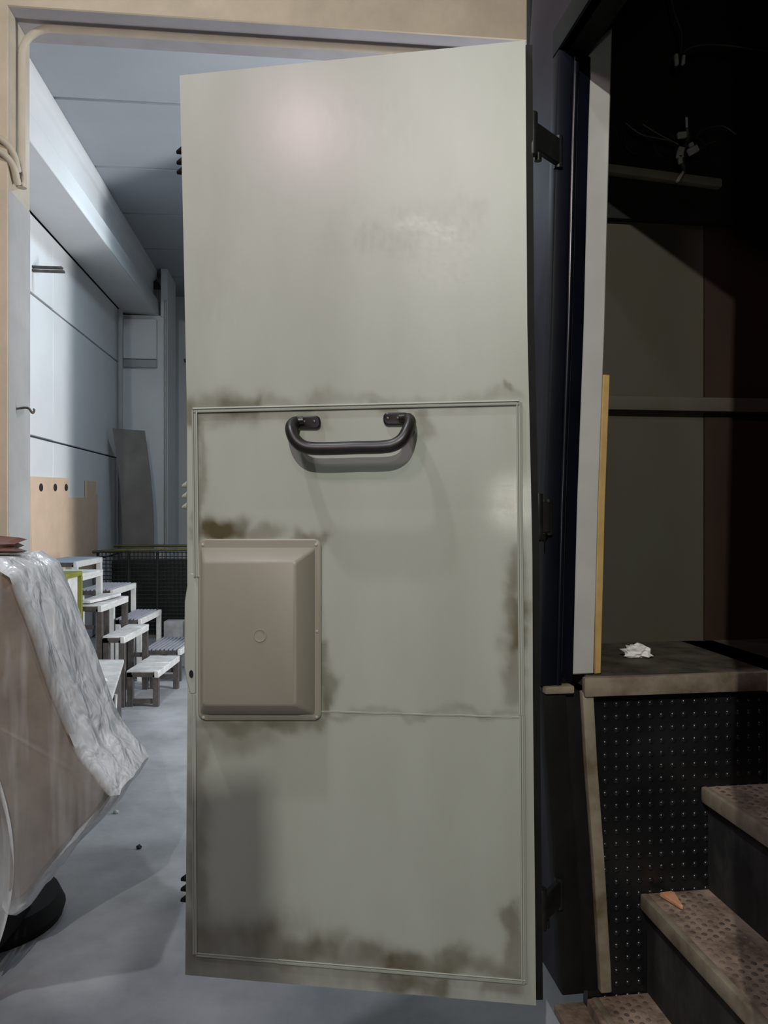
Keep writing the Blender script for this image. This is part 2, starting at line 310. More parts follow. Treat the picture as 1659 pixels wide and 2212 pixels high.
skin([(A1, 0, 0, 1), (0, 0, 0, 1)], [z for z in zs if z >= 2.40]).build('header_panel', M['bodyside'], bus)
skin([(-2.9, 0, 0, 1), (A1, 0, 0, 1)], zs).build('side_panel', M['bodyside'], bus)
MB().fbox(B, -2.9, 0.52, 0.05, 2.3, 3.1, 3.14).build('roof', M['bodyside'], bus)
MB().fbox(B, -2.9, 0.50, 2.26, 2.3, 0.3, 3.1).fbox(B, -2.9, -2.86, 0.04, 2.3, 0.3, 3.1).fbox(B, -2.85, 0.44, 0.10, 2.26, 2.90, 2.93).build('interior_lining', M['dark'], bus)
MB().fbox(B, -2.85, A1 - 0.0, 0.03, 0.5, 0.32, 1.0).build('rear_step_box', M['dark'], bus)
# door frame: outer lip, bead, recess
fz = [z for z in zs if 0.985 < z <= 2.40]
def strip(b0, b1, a0, a1, zz, top=None):
    mb = MB(); n = len(zz); vs = []
    for z in zz: vs += [B(a0, q(z) + b0, z), B(a0, q(z) + b1, z), B(a1, q(z) + b1, z), B(a1, q(z) + b0, z)]
    fs = [(3, 2, 1, 0), tuple(4 * (n - 1) + i for i in range(4))]
    for i in range(n - 1):
        for j in range(4): fs.append((4 * i + j, 4 * i + (j + 1) % 4, 4 * i + 4 + (j + 1) % 4, 4 * i + 4 + j))
    return mb.add(vs, fs)
frame = strip(-0.003, 0.032, -0.012, 0.03, fz).build('door_frame', M['navydull'], bus, bevel=0.006)
MB().tube([B(-0.002, q(z) + 0.040, z) for z in fz], 0.009, 10).build('frame_bead', M['navy'], frame)
strip(0.030, 0.080, 0.008, 0.03, fz).build('frame_recess', M['navy'], frame, bevel=0.004)
MB().fbox(B, A1, 0.03, -0.004, 0.075, 2.40, 2.46).build('frame_head', M['rubber'], frame, bevel=0.006)
lz = [z for z in zs if z < 0.99]
strip(-0.002, 0.05, -0.012, 0.03, lz).build('lower_frame', M['rubber'], frame, bevel=0.005)
strip(0.05, 0.086, -0.002, 0.03, lz).build('lower_seal', M['rubber'], frame, bevel=0.004)
MB().fbox(B, -0.02, 0.03, -0.036, 0.03, 0.984, 1.000).build('frame_joint', M['alu'], frame, bevel=0.003)
# cream jamb and yellow edge
jz = [z for z in zs if z > 0.99 and z < 2.4]
jb = MB(); poly0 = [(0.076, z) for z in jz] + [(0.076, 2.425), (0.133, 2.475)] + [(0.131, z) for z in jz[::-1]]
jb.prism([B(0.012, b + q(min(z, 2.39)), z + (0.018 if z < 1.01 else 0)) for b, z in poly0], fd * 0.02)
jamb = jb.build('door_jamb', M['cream'], bus, bevel=0.003, seg=1)
strip(0.131, 0.147, 0.012, 0.034, [1.018, 1.2, 1.39, 1.6, 1.69]).build('yellow_edge', M['yellow'], jamb, bevel=0.002, seg=1)
# platform and bulkhead
plat = MB().fbox(B, -0.005, 0.395, 0.07, 0.60, 0.985, 1.016).build('platform', M['platform'], bus, bevel=0.003, seg=1)
MB().fbox(B, -0.024, -0.004, 0.052, 0.488, 0.975, 1.018).build('platform_edge', M['alu2'], plat, bevel=0.006)
MB().fbox(B, -2.85, 0.395, 0.505, 2.26, 0.985, 1.016).build('cabin_floor', M['platform'], bus)
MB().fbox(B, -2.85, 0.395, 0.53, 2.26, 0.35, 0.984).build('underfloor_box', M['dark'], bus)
MB().fbox(B, A1, 0.0, 0.485, 0.51, 0.972, 1.018).build('cabin_floor_edge', M['alu2'], bus, bevel=0.005)
bulk = MB().fbox(B, 0.395, 0.415, 0.06, 0.573, 0.98, 2.18).build('bulkhead', M['bulk'], bus)
MB().fbox(B, 0.393, 0.415, 0.575, 2.26, 0.98, 2.18).build('bulkhead_shaded_side', M['bulkwood_shade'], bulk)  # brown side panel; its edge is set where the near jamb's shadow falls
MB().fbox(B, 0.36, 0.395, 0.06, 2.2, 1.655, 1.695).build('bulkhead_rail', M['bulk'], bulk, bevel=0.006)
MB().fbox(B, 0.37, 0.40, 0.06, 2.2, 2.18, 2.90).build('upper_bulkhead', M['dark'], bulk)
st = MB(); st.hexa([B(0.345, 0.10, 2.305), B(0.345, 0.60, 2.272), B(0.37, 0.60, 2.272), B(0.37, 0.10, 2.305), B(0.345, 0.10, 2.328), B(0.345, 0.60, 2.295), B(0.37, 0.60, 2.295), B(0.37, 0.10, 2.328)])
st.build('dash_strip', M['strip'], bulk, bevel=0.003)
for i in range(5):
    c = B(0.365, 0.19 + 0.085 * i, 2.40 - 0.005 * i); ring = [c + (rd * math.cos(t) + Vector((0, 0, 1)) * math.sin(t)) * 0.034 for t in [2 * math.pi * k / 20 for k in range(21)]]
    MB().tube(ring, 0.006, 6, cap=False).dome(c + fd * 0.002, -fd, 0.03, 0.004, 14, 1).build('gauge', M['dark'], bulk)
# stud mat wall under the platform
matw = MB().fbox(B, 0.004, 0.03, 0.07, 0.60, 0.26, 0.984).build('stud_mat', M['mat'], bus)
sm = MB()
for i in range(22):
    for j in range(25):
        sm.dome(B(0.004, 0.112 + 0.0268 * i, 0.295 + 0.0285 * j), -fd, 0.0075, 0.0042, 8, 2)
tag(sm.build('mat_studs', M['stud'], matw), kind='stuff')
strip(0.086, 0.112, -0.016, 0.006, lz).build('corner_trim', M['alu'], bus, bevel=0.004)
# steps
NB = [0.076, 0.192, 0.338]; NZ = [0.300, 0.523, 0.756]
for k in range(3):
    b0, z = NB[k], NZ[k]; b1 = (NB + [0.485])[k + 1] + 0.03
    zt = (NZ + [0.984])[k + 1]
    step = MB().fbox(B, A1, 0.002, b0 + 0.016, b1, z - 0.03, z).build('tread', M['tread'], bus, bevel=0.002, seg=1)
    MB().fbox(B, A1, 0.002, b0, b0 + 0.018, z - 0.034, z + 0.002).build('nosing', M['alu2'], step, bevel=0.006)
    ts = MB(); s_ = 0.0215
    for i in range(int(0.74 / s_)):
        for j in range(int((b1 - 0.03 - b0 - 0.035) / (s_ * 0.9)) + 1):
            ts.dome(B(-0.012 - s_ * (i + 0.5 * (j % 2)), b0 + 0.034 + s_ * 0.9 * j, z - 0.0005), (0, 0, 1), 0.0072, 0.0024, 7, 1)
    tag(ts.build('tread_studs', M['treadstud'], step), kind='stuff')
    MB().fbox(B, A1, 0.002, b1 - 0.012, b1, z, zt - 0.03).build('riser', M['riser'], bus)
MB().fbox(B, A1, 0.03, 0.0, 0.078, 0.255, 0.275).fbox(B, A1, -0.0, 0.066, 0.080, 0.255, 0.30).build('door_sill', M['tread'], bus, bevel=0.004)
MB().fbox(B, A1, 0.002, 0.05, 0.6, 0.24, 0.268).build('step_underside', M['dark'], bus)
# ------------------------------------------------ the open door
XL = [(87, 387), (163, 388), (500, 396), (900, 404), (1500, 405), (2106, 400), (2172, 400)]
XR = [(87, 1135), (700, 1139), (1050, 1147), (1200, 1150), (1500, 1151), (2172, 1158)]
YL = [(87, 1.730), (1100, 1.745), (2172, 1.714)]; YR = [(87, 1.600), (1100, 1.620), (2172, 1.610)]
def dn(py):
    L = at(interp(py, XL), HY, interp(py, YL)); R = at(interp(py, XR), HY, interp(py, YR)); d = (R - L); d.z = 0; d.normalize()
    return L, R, Vector((d.y, -d.x, 0))
def D(px, py, off=0.0):           # a point on the door's inner face (measured on the frame), raised by off
    L, R, n = dn(py); L = L + n * off; R = R + n * off; k = (px - CX) / F
    s = (k * L.y - L.x) / ((R.x - L.x) - k * (R.y - L.y)); Y = L.y + s * (R.y - L.y)
    return at(px, py, Y)
NS, NT = 130, 340
g = []; pix = []
for i in range(NT + 1):
    t = i / NT; row = []
    for j in range(NS + 1):
        s = j / NS; py = (163 - 76 * s) * (1 - t) + (2106 + 66 * s) * t
        px = interp(py, XL) * (1 - s) + interp(py, XR) * s
        row.append((D(px, py), -dn(py)[2])); pix.append((px, py))
    g.append(row)
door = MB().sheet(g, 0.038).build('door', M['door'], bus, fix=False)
tag(door, 'open grey entrance door seen from its stained inner side')
def fb(x, y, sc=1.0, sy=None, seed=0.0):
    return noise.fractal(Vector((x * 0.01 * sc, y * 0.01 * (sy or sc), seed)), 1.0, 2.0, 5)
def box_soft(x, y, x0, x1, y0, y1, e):
    dx = max(x0 - x, x - x1, 0); dy = max(y0 - y, y - y1, 0); return math.exp(-(dx * dx + dy * dy) / (2 * e * e))
STAINS = [  # x0,x1,y0,y1,edge softness,strength (brown grime that settled along seams and edges)
    (412, 560, 868, 882, 12, 0.75), (412, 425, 868, 905, 7, 0.8), (560, 700, 872, 880, 9, 0.35), (430, 640, 895, 900, 8, 0.35), (700, 1110, 862, 868, 7, 0.28),
    (452, 520, 1142, 1160, 13, 0.95), (520, 600, 1152, 1162, 9, 0.5), (640, 690, 1150, 1162, 8, 0.55), (430, 436, 900, 1160, 5, 0.45),
    (1104, 1116, 1210, 1330, 10, 0.55), (1106, 1116, 1300, 1400, 12, 0.75), (1104, 1118, 1390, 1520, 10, 0.5), (1120, 1140, 1300, 1345, 6, 0.3),
    (694, 706, 1400, 1545, 6, 0.6), (430, 700, 1562, 1574, 9, 0.55), (440, 560, 1580, 1600, 16, 0.3), (700, 1130, 1545, 1550, 4, 0.28),
    (424, 600, 2020, 2060, 26, 0.75), (600, 720, 2040, 2062, 17, 0.8), (690, 840, 2062, 2080, 14, 0.55), (840, 1000, 2070, 2094, 13, 0.8), (950, 990, 2050, 2090, 10, 0.7),
    (1000, 1110, 2090, 2104, 9, 0.65), (1100, 1116, 1960, 2100, 8, 0.55), (830, 960, 2118, 2134, 12, 0.8), (420, 830, 2085, 2110, 18, 0.35), (1040, 1110, 2128, 2140, 8, 0.5),
    (424, 436, 1600, 2050, 10, 0.45), (905, 918, 888, 930, 7, 0.45), (820, 850, 880, 884, 7, 0.5), (690, 704, 905, 925, 5, 0.25), (1095, 1100, 848, 858, 3, 0.7)]
LIGHT = [(890, 985, 474, 496, 8, 0.6), (860, 900, 490, 500, 8, 0.45), (905, 1010, 505, 600, 20, 0.22)]
GREY = [(790, 905, 505, 545, 9, 0.26), (850, 1010, 448, 470, 10, 0.17), (985, 1030, 445, 500, 12, 0.25), (700, 780, 452, 545, 14, 0.10), (725, 860, 225, 320, 20, 0.10), (840, 905, 545, 565, 6, 0.15), (440, 500, 560, 680, 26, 0.10), (424, 640, 2010, 2110, 34, 0.34), (640, 860, 2075, 2130, 16, 0.28), (560, 700, 2112, 2140, 10, 0.3), (408, 422, 1510, 2090, 6, 0.35), (860, 1140, 2128, 2165, 8, 0.2), (690, 830, 2040, 2062, 14, 0.16)]
me = door.data; ca = me.color_attributes['stain']
for i, (px, py) in enumerate(pix):
    wx = px + 26 * fb(px, py, 1.4, 1.1, seed=3.1); wy = py + 26 * fb(px, py, 1.3, 0.8, seed=8.7)
    n1 = 0.60 + 0.42 * fb(px, py, 1.5, 0.9, seed=1.3)
    v = 0.0
    for s_ in STAINS:
        if abs(wx - (s_[0] + s_[1]) / 2) < (s_[1] - s_[0]) / 2 + 4 * s_[4] and abs(wy - (s_[2] + s_[3]) / 2) < (s_[3] - s_[2]) / 2 + 4 * s_[4]:
            v = max(v, s_[5] * box_soft(wx, wy, *s_[:4], s_[4] * 1.15) * min(1.25, max(0.3, n1 + 0.35)))
    l = max(s_[5] * box_soft(wx, wy, *s_[:5]) for s_ in LIGHT) * max(0, min(1, 0.6 + fb(px, py, 9, 9, seed=5)))
    k = max(s_[5] * box_soft(wx, wy, *s_[:5]) for s_ in GREY) * max(0, min(1.2, 0.7 + 0.8 * fb(px, py, 10, 3, seed=6)))
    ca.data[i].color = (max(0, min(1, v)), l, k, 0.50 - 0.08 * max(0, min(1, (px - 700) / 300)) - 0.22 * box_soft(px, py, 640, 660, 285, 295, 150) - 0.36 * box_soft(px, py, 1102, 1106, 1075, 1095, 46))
def bead(pts, wpx, h, sub=10):
    P = []
    for (x0, y0), (x1, y1) in zip(pts, pts[1:]):
        for k in range(sub): P.append((x0 + (x1 - x0) * k / sub, y0 + (y1 - y0) * k / sub))
    P.append(pts[-1]); mb = MB(); vs = []; n = len(P); K = 8
    for i, (x, y) in enumerate(P):
        x0, y0 = P[max(0, i - 1)]; x1, y1 = P[min(n - 1, i + 1)]; l = math.hypot(x1 - x0, y1 - y0); nx, ny = -(y1 - y0) / l, (x1 - x0) / l
        for o_, hh in ((-0.5, -0.002), (-0.44, 0.85), (-0.24, 1.0), (-0.1, 0.35), (0.1, 0.35), (0.24, 1.0), (0.44, 0.85), (0.5, -0.002)):
            vs.append(D(x + nx * wpx * o_, y + ny * wpx * o_, hh * h if hh > 0 else -0.002))
    fs = [(i * K + j, i * K + (j + 1) % K, (i + 1) * K + (j + 1) % K, (i + 1) * K + j) for i in range(n - 1) for j in range(K)] + [tuple(range(K)), tuple((n - 1) * K + j for j in range(K))[::-1]]
    return mb.add(vs, fs)
for pts, wp, hh in (([(416, 886), (1121, 869)], 10, 0.006), ([(420, 886), (424, 1246)], 11, 0.007), ([(1121, 869), (1127, 1545)], 11, 0.006),
                    ([(1128, 1545), (1132, 2125)], 11, 0.006), ([(600, 2077), (1134, 2122)], 10, 0.005), ([(424, 2062), (600, 2077)], 8, 0.003), ([(418, 1500), (421, 2062)], 8, 0.003), ([(694, 1537), (1128, 1550)], 4, 0.0015)):
    bead([(x, y) for x, y in pts], wp * 1.2 if wp > 4 else wp, hh, 14).build('molding', M['door'], door)
# latch cover
def quad_px(x0, x1, y0, y1, r=0, n=4):
    if not r: return [(x0, y0), (x1, y0), (x1, y1), (x0, y1)]
    out = []
    for cx, cy, a in ((x0 + r, y0 + r, 180), (x1 - r, y0 + r, 270), (x1 - r, y1 - r, 0), (x0 + r, y1 - r, 90)):
        out += [(cx + r * math.cos(math.radians(a + 90 * k / n)), cy + r * math.sin(math.radians(a + 90 * k / n))) for k in range(n + 1)]
    return out
def rings(mb, rr):
    vs = []; n = len(rr[0][0])
    for pl, off in rr: vs += [D(x, y, off) for x, y in pl]
    fs = [(i * n + j, i * n + (j + 1) % n, (i + 1) * n + (j + 1) % n, (i + 1) * n + j) for i in range(len(rr) - 1) for j in range(n)]
    fs += [tuple((len(rr) - 1) * n + j for j in range(n)), tuple(range(n))[::-1]]
    return mb.add(vs, fs)
def qp(p, r=6): return quad_px(*p, r=r)
cov = rings(MB(), [(qp((428, 694, 1164, 1556), 16), -0.002), (qp((428, 694, 1164, 1556), 16), 0.004), (qp((431, 690, 1167, 1553), 13), 0.0065), (qp((433, 680, 1183, 1544), 5), 0.0065),
                   (qp((434, 677, 1186, 1541), 7), 0.011), (qp((437, 642, 1211, 1526), 7), 0.051), (qp((441, 637, 1216, 1521), 7), 0.0535)]).build('latch_cover', M['cover'], door, bevel=0)
rings(MB(), [([(561 + 15 * math.cos(t), 1373 + 15 * math.sin(t)) for t in [2 * math.pi * k / 24 for k in range(24)]], 0.052), ([(561 + 14 * math.cos(t), 1373 + 14 * math.sin(t)) for t in [2 * math.pi * k / 24 for k in range(24)]], 0.0548),
             ([(561 + 12 * math.cos(t), 1373 + 12 * math.sin(t)) for t in [2 * math.pi * k / 24 for k in range(24)]], 0.0548), ([(561 + 11 * math.cos(t), 1373 + 11 * math.sin(t)) for t in [2 * math.pi * k / 24 for k in range(24)]], 0.0538)]).build('latch_cover_boss', M['cover'], door)
for x, y in ((438, 1177), (683, 1177), (685, 1364), (684, 1549), (440, 1550)):
    MB().dome(D(x, y, 0.006), dn(y)[2], 0.0042, 0.003, 10, 2).build('rivet', M['door'], door)
# grab handle
hp = [(655, 908, 0.012), (640, 910, 0.016), (630, 918, 0.030), (629, 930, 0.044), (636, 948, 0.054), (652, 963, 0.059), (676, 969, 0.060), (720, 969, 0.060), (770, 967, 0.060), (820, 966, 0.060), (848, 962, 0.059), (868, 950, 0.056), (880, 930, 0.047), (886, 912, 0.033), (880, 903, 0.018), (864, 903, 0.012)]
pts = spline([D(*p) for p in hp], 5)
hd = MB().tube(pts, [0.0103 + 0.0034 * math.sin(math.pi * min(1, max(0, (i / (len(pts) - 1) - 0.06) / 0.88))) ** 0.4 if 0.06 < i / (len(pts) - 1) < 0.94 else 0.0085 for i in range(len(pts))], 16).build('grab_handle', M['handle'], door)
for qx in ((634, 692, 898, 926), (828, 884, 891, 918)):
    rings(MB(), [(qp(qx, 10), -0.001), (qp(qx, 10), 0.007), (qp((qx[0] + 3, qx[1] - 3, qx[2] + 3, qx[3] - 3), 8), 0.010)]).build('handle_plate', M['handle'], door)
for x, y in ((657, 911), (679, 911), (838, 904), (860, 904)):
    MB().dome(D(x, y, 0.009), dn(y)[2], 0.0045, 0.0025, 10, 2).build('handle_screw', M['screw'], door)
# lock plate on the free edge, striker teeth, hinge side seal and hinges
lp = [(409, 1236), (404, 1262), (398, 1300), (397, 1440), (402, 1470), (409, 1500), (424, 1500), (424, 1240)]
MB().prism([D(x, y, 0.002) for x, y in lp], -dn(1370)[2] * 0.036).build('lock_plate', M['door'], door, bevel=0.003, seg=1)
rings(MB(), [([(413 + 5 * math.cos(t), 1456 + 9 * math.sin(t)) for t in [2 * math.pi * k / 14 for k in range(14)]], 0.001), ([(413 + 4 * math.cos(t), 1456 + 8 * math.sin(t)) for t in [2 * math.pi * k / 14 for k in range(14)]], 0.005)]).build('lock_screw', M['hinge'], door)
for ys, m_ in (((325, 348, 369), 'rubber'), ((1046, 1069, 1092), 'door'), ((1895, 1917, 1940), 'rubber')):
    for y in ys:
        x = interp(y, XL); p = D(x + 2, y, -0.019); d_ = D(x - 60, y, -0.019) - p; d_.normalize()
        mb = MB(); r0 = 0.009
        base = [p + Vector((0, 0, r0 * math.cos(t))) + dn(y)[2] * r0 * math.sin(t) for t in [2 * math.pi * k / 10 for k in range(10)]]
        tip = [p + d_ * 0.013 + Vector((0, 0, -0.004 + r0 * 0.45 * math.cos(t))) + dn(y)[2] * r0 * 0.45 * math.sin(t) for t in [2 * math.pi * k / 10 for k in range(10)]]
        mb.add(base + tip, [(j, (j + 1) % 10, 10 + (j + 1) % 10, 10 + j) for j in range(10)] + [tuple(range(10, 20)), tuple(range(10))[::-1]])
        mb.build('striker_tooth', M[m_], door)
seal = MB(); sg = []
for i in range(41):
    y = 97 + (2160 - 97) * i / 40; sg.append([(D(interp(y, XR) + x_, y, -0.034), -dn(y)[2]) for x_ in (-8, 6, 14, 15)])
seal.sheet(sg, 0.022).build('rubber_seal', M['rubber'], door)
def hinge(y0, y1):
    ym = (y0 + y1) / 2; n = dn(ym)[2]; pa = D(interp(ym, XR) + 14, ym, -0.045); z0 = EYE + pa.y * (HY - y1) / F; z1 = EYE + pa.y * (HY - y0) / F
    pb = B(-0.004, q((z0 + z1) / 2) + 0.012, 0); mb = MB()
    pa = Vector((pa.x, pa.y, 0)); d_ = (pb - pa).normalized(); nn = Vector((-d_.y, d_.x, 0)) * 0.007
    mb.hexa([pa - nn + W(0, 0, z0 + 0.006), pb - nn + W(0, 0, z0 + 0.006), pb + nn + W(0, 0, z0 + 0.006), pa + nn + W(0, 0, z0 + 0.006), pa - nn + W(0, 0, z1 - 0.006), pb - nn + W(0, 0, z1 - 0.006), pb + nn + W(0, 0, z1 - 0.006), pa + nn + W(0, 0, z1 - 0.006)])
    o = mb.build('hinge', M['hinge'], bus, bevel=0.002, seg=1)
    MB().tube([pa + W(0, 0, z0 - 0.008), pa + W(0, 0, z1 + 0.012)], 0.011, 14).build('hinge_knuckle', M['hinge'], o, bevel=0.002)
    c = pa + d_ * 0.022
    MB().tube([c + W(0, 0, z0 - 0.012), c + W(0, 0, z0 + 0.004)], 0.008, 12).build('hinge_bolt', M['hinge'], o)
    MB().tube([pb - d_ * 0.012 + W(0, 0, z0), pb - d_ * 0.012 + W(0, 0, z1)], 0.010, 12).build('hinge_knuckle', M['hinge'], o)
hinge(256, 328); hinge(1078, 1158); hinge(1930, 2000)
# things in the bus
def crumple(c, rx, ry, rz, seed, n=3):
    bm = bmesh.new(); bmesh.ops.create_icosphere(bm, subdivisions=n, radius=1); mb = MB(); vs = []
    for v in bm.verts:
        k = 1 + 0.55 * noise.noise(v.co * 2.3 + Vector((seed, 0, 0))) + 0.25 * noise.noise(v.co * 5.1 + Vector((0, seed, 0)))
        p = v.co * k; vs.append(Vector((c[0] + p.x * rx, c[1] + p.y * ry, max(c[2] + p.z * rz, c[2] - rz * 0.55))))
    fs = [tuple(v.index for v in f.verts) for f in bm.faces]; bm.free(); return mb.add(vs, fs)
pt = at(1376, 1418, 1.97); pt.z = 1.018 + 0.010
tis = crumple(pt, 0.032, 0.024, 0.019, 4.2).build('paper_tissue', M['white'], smooth=False)
tag(tis, 'crumpled white paper tissue lying on the dark platform inside the bus', 'tissue')
e0 = B(-0.02, 0.228, 0.5257)
ch = MB().prism([e0, e0 + rd * 0.030 + fd * 0.004, e0 + rd * 0.034 - fd * 0.004, e0 + rd * 0.022 - fd * 0.062, e0 + rd * 0.018 - fd * 0.060], (0, 0, 0.009)).build('wood_chip', M['chip'], bevel=0.001, seg=1)
tag(ch, 'orange wedge of wood lying on the middle dusty step', 'wood chip')
lo = at(1480, 320, 2.03)
loom = thing('wiring_loom', 'pale taped bundle of loose wires hanging from the dark bus dash', 'wires', lo)
def tp(px, py, w_, h_, rot, Y=2.03):
    c = at(px, py, Y); r_ = math.radians(rot); ux = Vector((math.cos(r_), 0, math.sin(r_))); uz = Vector((-math.sin(r_), 0, math.cos(r_))); uy = Vector((0, 1, 0))
    s_ = Y / F; a_, b_ = ux * w_ * s_ / 2, uz * h_ * s_ / 2; d_ = uy * 0.006
    return MB().hexa([c - a_ - b_ - d_, c + a_ - b_ - d_, c + a_ - b_ + d_, c - a_ - b_ + d_, c - a_ + b_ - d_, c + a_ + b_ - d_, c + a_ + b_ + d_, c - a_ + b_ + d_])
for a_ in ((1473, 292, 20, 13, 8), (1497, 325, 24, 15, 28), (1470, 330, 16, 24, -12), (1469, 345, 9, 18, 6), (1469, 382, 7, 26, -32), (1493, 313, 10, 9, 24)):
    tp(*a_).build('tape', M['tape'], loom, bevel=0.002, seg=1)
MB().tube([at(1483, 254, 2.03), at(1484, 276, 2.03)], 0.0035, 10).build('plug_pin', M['steel'], loom)
MB().tube(spline([at(1484, 276, 2.03), at(1486, 300, 2.035), at(1478, 320, 2.03), at(1474, 350, 2.03), at(1478, 366, 2.03), at(1472, 378, 2.03)]), 0.006, 8).build('cable', M['wire'], loom)
for pl in ([(1352, 266), (1385, 290), (1420, 298), (1462, 308)], [(1388, 268), (1420, 288), (1450, 304), (1466, 312)], [(1510, 322), (1530, 310), (1548, 304)], [(1502, 300), (1520, 280), (1560, 272), (1590, 290)]):
    MB().tube(spline([at(x, y, 2.05) for x, y in pl]), 0.0022, 6).build('wire', M['wire'], loom)
cab = thing('cable', 'thin dark wire with a pale plug dangling from the bus roof', 'cable', at(1468, 128, 2.0))
MB().tube(spline([at(1440, -60, 2.0), at(1455, 20, 2.0), at(1472, 70, 2.0), at(1472, 115, 2.0)]), 0.0025, 6).build('wire', M['wire'], cab)
MB().tube(spline([at(1474, 116, 2.0), at(1500, 100, 2.0), at(1560, 97, 2.0), at(1665, 112, 2.0)]), 0.0025, 6).build('wire', M['wire'], cab)
tp(1461, 129, 8, 24, 4, 2.0).build('plug', M['tape'], cab, bevel=0.002, seg=1); tp(1476, 130, 7, 20, -6, 2.0).build('plug', M['tape'], cab, bevel=0.002, seg=1)

# ================================================================== FAR HALL THINGS
SA = 0.0; su = Vector((math.cos(SA), math.sin(SA), 0)); sv = Vector((-math.sin(SA), math.cos(SA), 0))
def bench(kind, xr, wd, y0, dp, h, label, leg, group):
    o_ = Vector((xr, y0, 0))
    def K(a, b, z): return o_ + su * a + sv * b + Vector((0, 0, z))
    t = thing('bench', label, 'bench', K(-wd / 2, dp / 2, 0), group)
    r = 0.017 if kind == 'slat' else 0.019
    for a in (-wd + r, -r):
        for b in (r, dp - r):
            MB().fbox(K, a - r, a + r, b - r, b + r, 0, h - 0.03).build('leg', M[leg], t)
    MB().fbox(K, -wd, 0, 0, 0.03, h - 0.045, h - 0.012).fbox(K, -wd, 0, dp - 0.03, dp, h - 0.045, h - 0.012).fbox(K, -wd, -wd + 0.03, 0, dp, h - 0.045, h - 0.012).build('frame', M['steeldark'], t)
    MB().fbox(K, -0.028, 0.002, -0.002, dp + 0.002, h - 0.05, h - 0.004).build('side_rail', M['steel'], t, bevel=0.003, seg=1)
    MB().fbox(K, -wd + r, -r, 0.006, 0.03, 0.02, 0.05).build('stretcher', M['steeldark'], t)
    if h > 0.2: MB().fbox(K, -wd + r, -r, dp - 0.03, dp - 0.006, h * 0.5, h * 0.5 + 0.03).build('stretcher', M['steeldark'], t)
    if kind == 'slat':
        n = max(4, int(wd / 0.033)); p_ = (wd - 0.03) / n
        for i in range(n): MB().fbox(K, -wd + p_ * i + 0.003, -wd + p_ * i + p_ * 0.62, 0.002, dp - 0.002, h - 0.012, h).build('slat', M['grating'], t)
    elif kind == 'plate': MB().fbox(K, -wd, -0.02, 0.0, dp, h - 0.012, h).build('top', M['bluetop'], t, bevel=0.003, seg=1)
    else:
        n = 4; p_ = dp / n
        for i in range(n): MB().fbox(K, -wd - 0.005, 0.004, p_ * i + 0.002, p_ * (i + 1) - 0.002, h - 0.022, h + random.uniform(-0.003, 0.002)).build('plank', M['boardtop'], t, bevel=0.003, seg=1)
    return t, K
G1, G2 = 'slatted benches in the rear row', 'plank topped benches in the front row'
bench('slat', -1.600, 0.295, 6.20, 0.56, 0.255, 'lowest grey slatted bench at the right end of the rear row', 'steeldark', G1)
bench('slat', -1.912, 0.205, 6.20, 0.56, 0.495, 'grey slatted bench with pale legs, second lowest of the rear row', 'steel', G1)
bench('slat', -2.130, 0.275, 6.20, 0.56, 0.725, 'grey slatted bench, second tallest of the rear row', 'steel', G1)
bench('plate', -2.420, 0.30, 6.20, 0.56, 0.945, 'tallest rear bench with a plain blue-grey top', 'steel', G1)
bench('plank', -1.555, 0.215, 5.42, 0.56, 0.250, 'lowest bench with a white dusty plank top in the front row', 'steeldark', G2)
bench('plank', -1.783, 0.145, 5.40, 0.56, 0.490, 'dusty plank topped bench, second lowest of the front row', 'steeldark', G2)
bench('bare', -1.938, 0.18, 5.40, 0.56, 0.705, 'front row bench with a brown front frame, second tallest', 'steeldark', G2)
bench('plank', -2.130, 0.30, 5.40, 0.56, 0.905, 'tallest front row bench with a white top', 'steel', G2)
# loose pieces on and beside the benches
o = MB().prism([Vector((x_, y_, 0.712)) for x_, y_ in ((-2.10, 5.44), (-2.10, 5.86), (-1.99, 5.92), (-1.965, 5.88), (-1.99, 5.62), (-2.03, 5.44))], (0, 0, 0.02)).build('broken_board', M['boardtop'], bevel=0.002, seg=1)
tag(o, 'broken pale board lying across the second tallest front bench', 'board')
bk = thing('crate', 'lime yellow framed crate just behind the wrapped seat', 'crate', (-2.10, 5.05, 0))
MB().fbox(W, -2.22, -2.02, 4.95, 5.2, 0.62, 0.93).build('crate_body', M['boardtop'], bk)
MB().fbox(W, -2.23, -1.995, 4.94, 5.21, 0.925, 0.955).build('crate_rim', M['yellowgreen'], bk, bevel=0.003, seg=1)
for x_ in (-2.23, -2.02):
    for y_ in (4.94, 5.185): MB().fbox(W, x_, x_ + 0.025, y_, y_ + 0.025, 0.0, 0.924).build('leg', M['yellowgreen'], bk)
# near low table
nt_ = thing('low_table', 'low table with a dusty grey board top just inside the gateway', 'table', (-1.65, 4.3, 0))
q4 = [at(268, 1424, 4.88), at(236, 1528, 3.75), at(90, 1528, 3.75), at(120, 1424, 4.88)]
MB().prism([Vector((p.x, p.y, 0.412)) for p in q4], (0, 0, 0.022)).build('table_top', M['boardtop'], nt_, bevel=0.003, seg=1)
MB().fbox(W, -1.69, -1.615, 4.72, 4.84, 0, 0.411).build('leg', M['steeldark'], nt_)
MB().fbox(W, -1.50, -1.42, 3.95, 4.05, 0, 0.411).build('leg', M['steeldark'], nt_)
MB().fbox(W, -2.02, -1.95, 4.72, 4.84, 0, 0.411).build('leg', M['steeldark'], nt_)
MB().fbox(W, -1.60, -1.53, 3.80, 3.88, 0, 0.411).build('leg', M['steeldark'], nt_)
d1 = Vector((-1.615, 4.80, 0)); d0 = Vector((-1.42, 4.0, 0))
MB().prism([d0 + W(-0.04, 0, 0.33), d1 + W(-0.04, 0, 0.33), d1 + W(0, 0, 0.33), d0 + W(0, 0, 0.33)], (0, 0, 0.08)).build('apron', M['steeldark'], nt_)
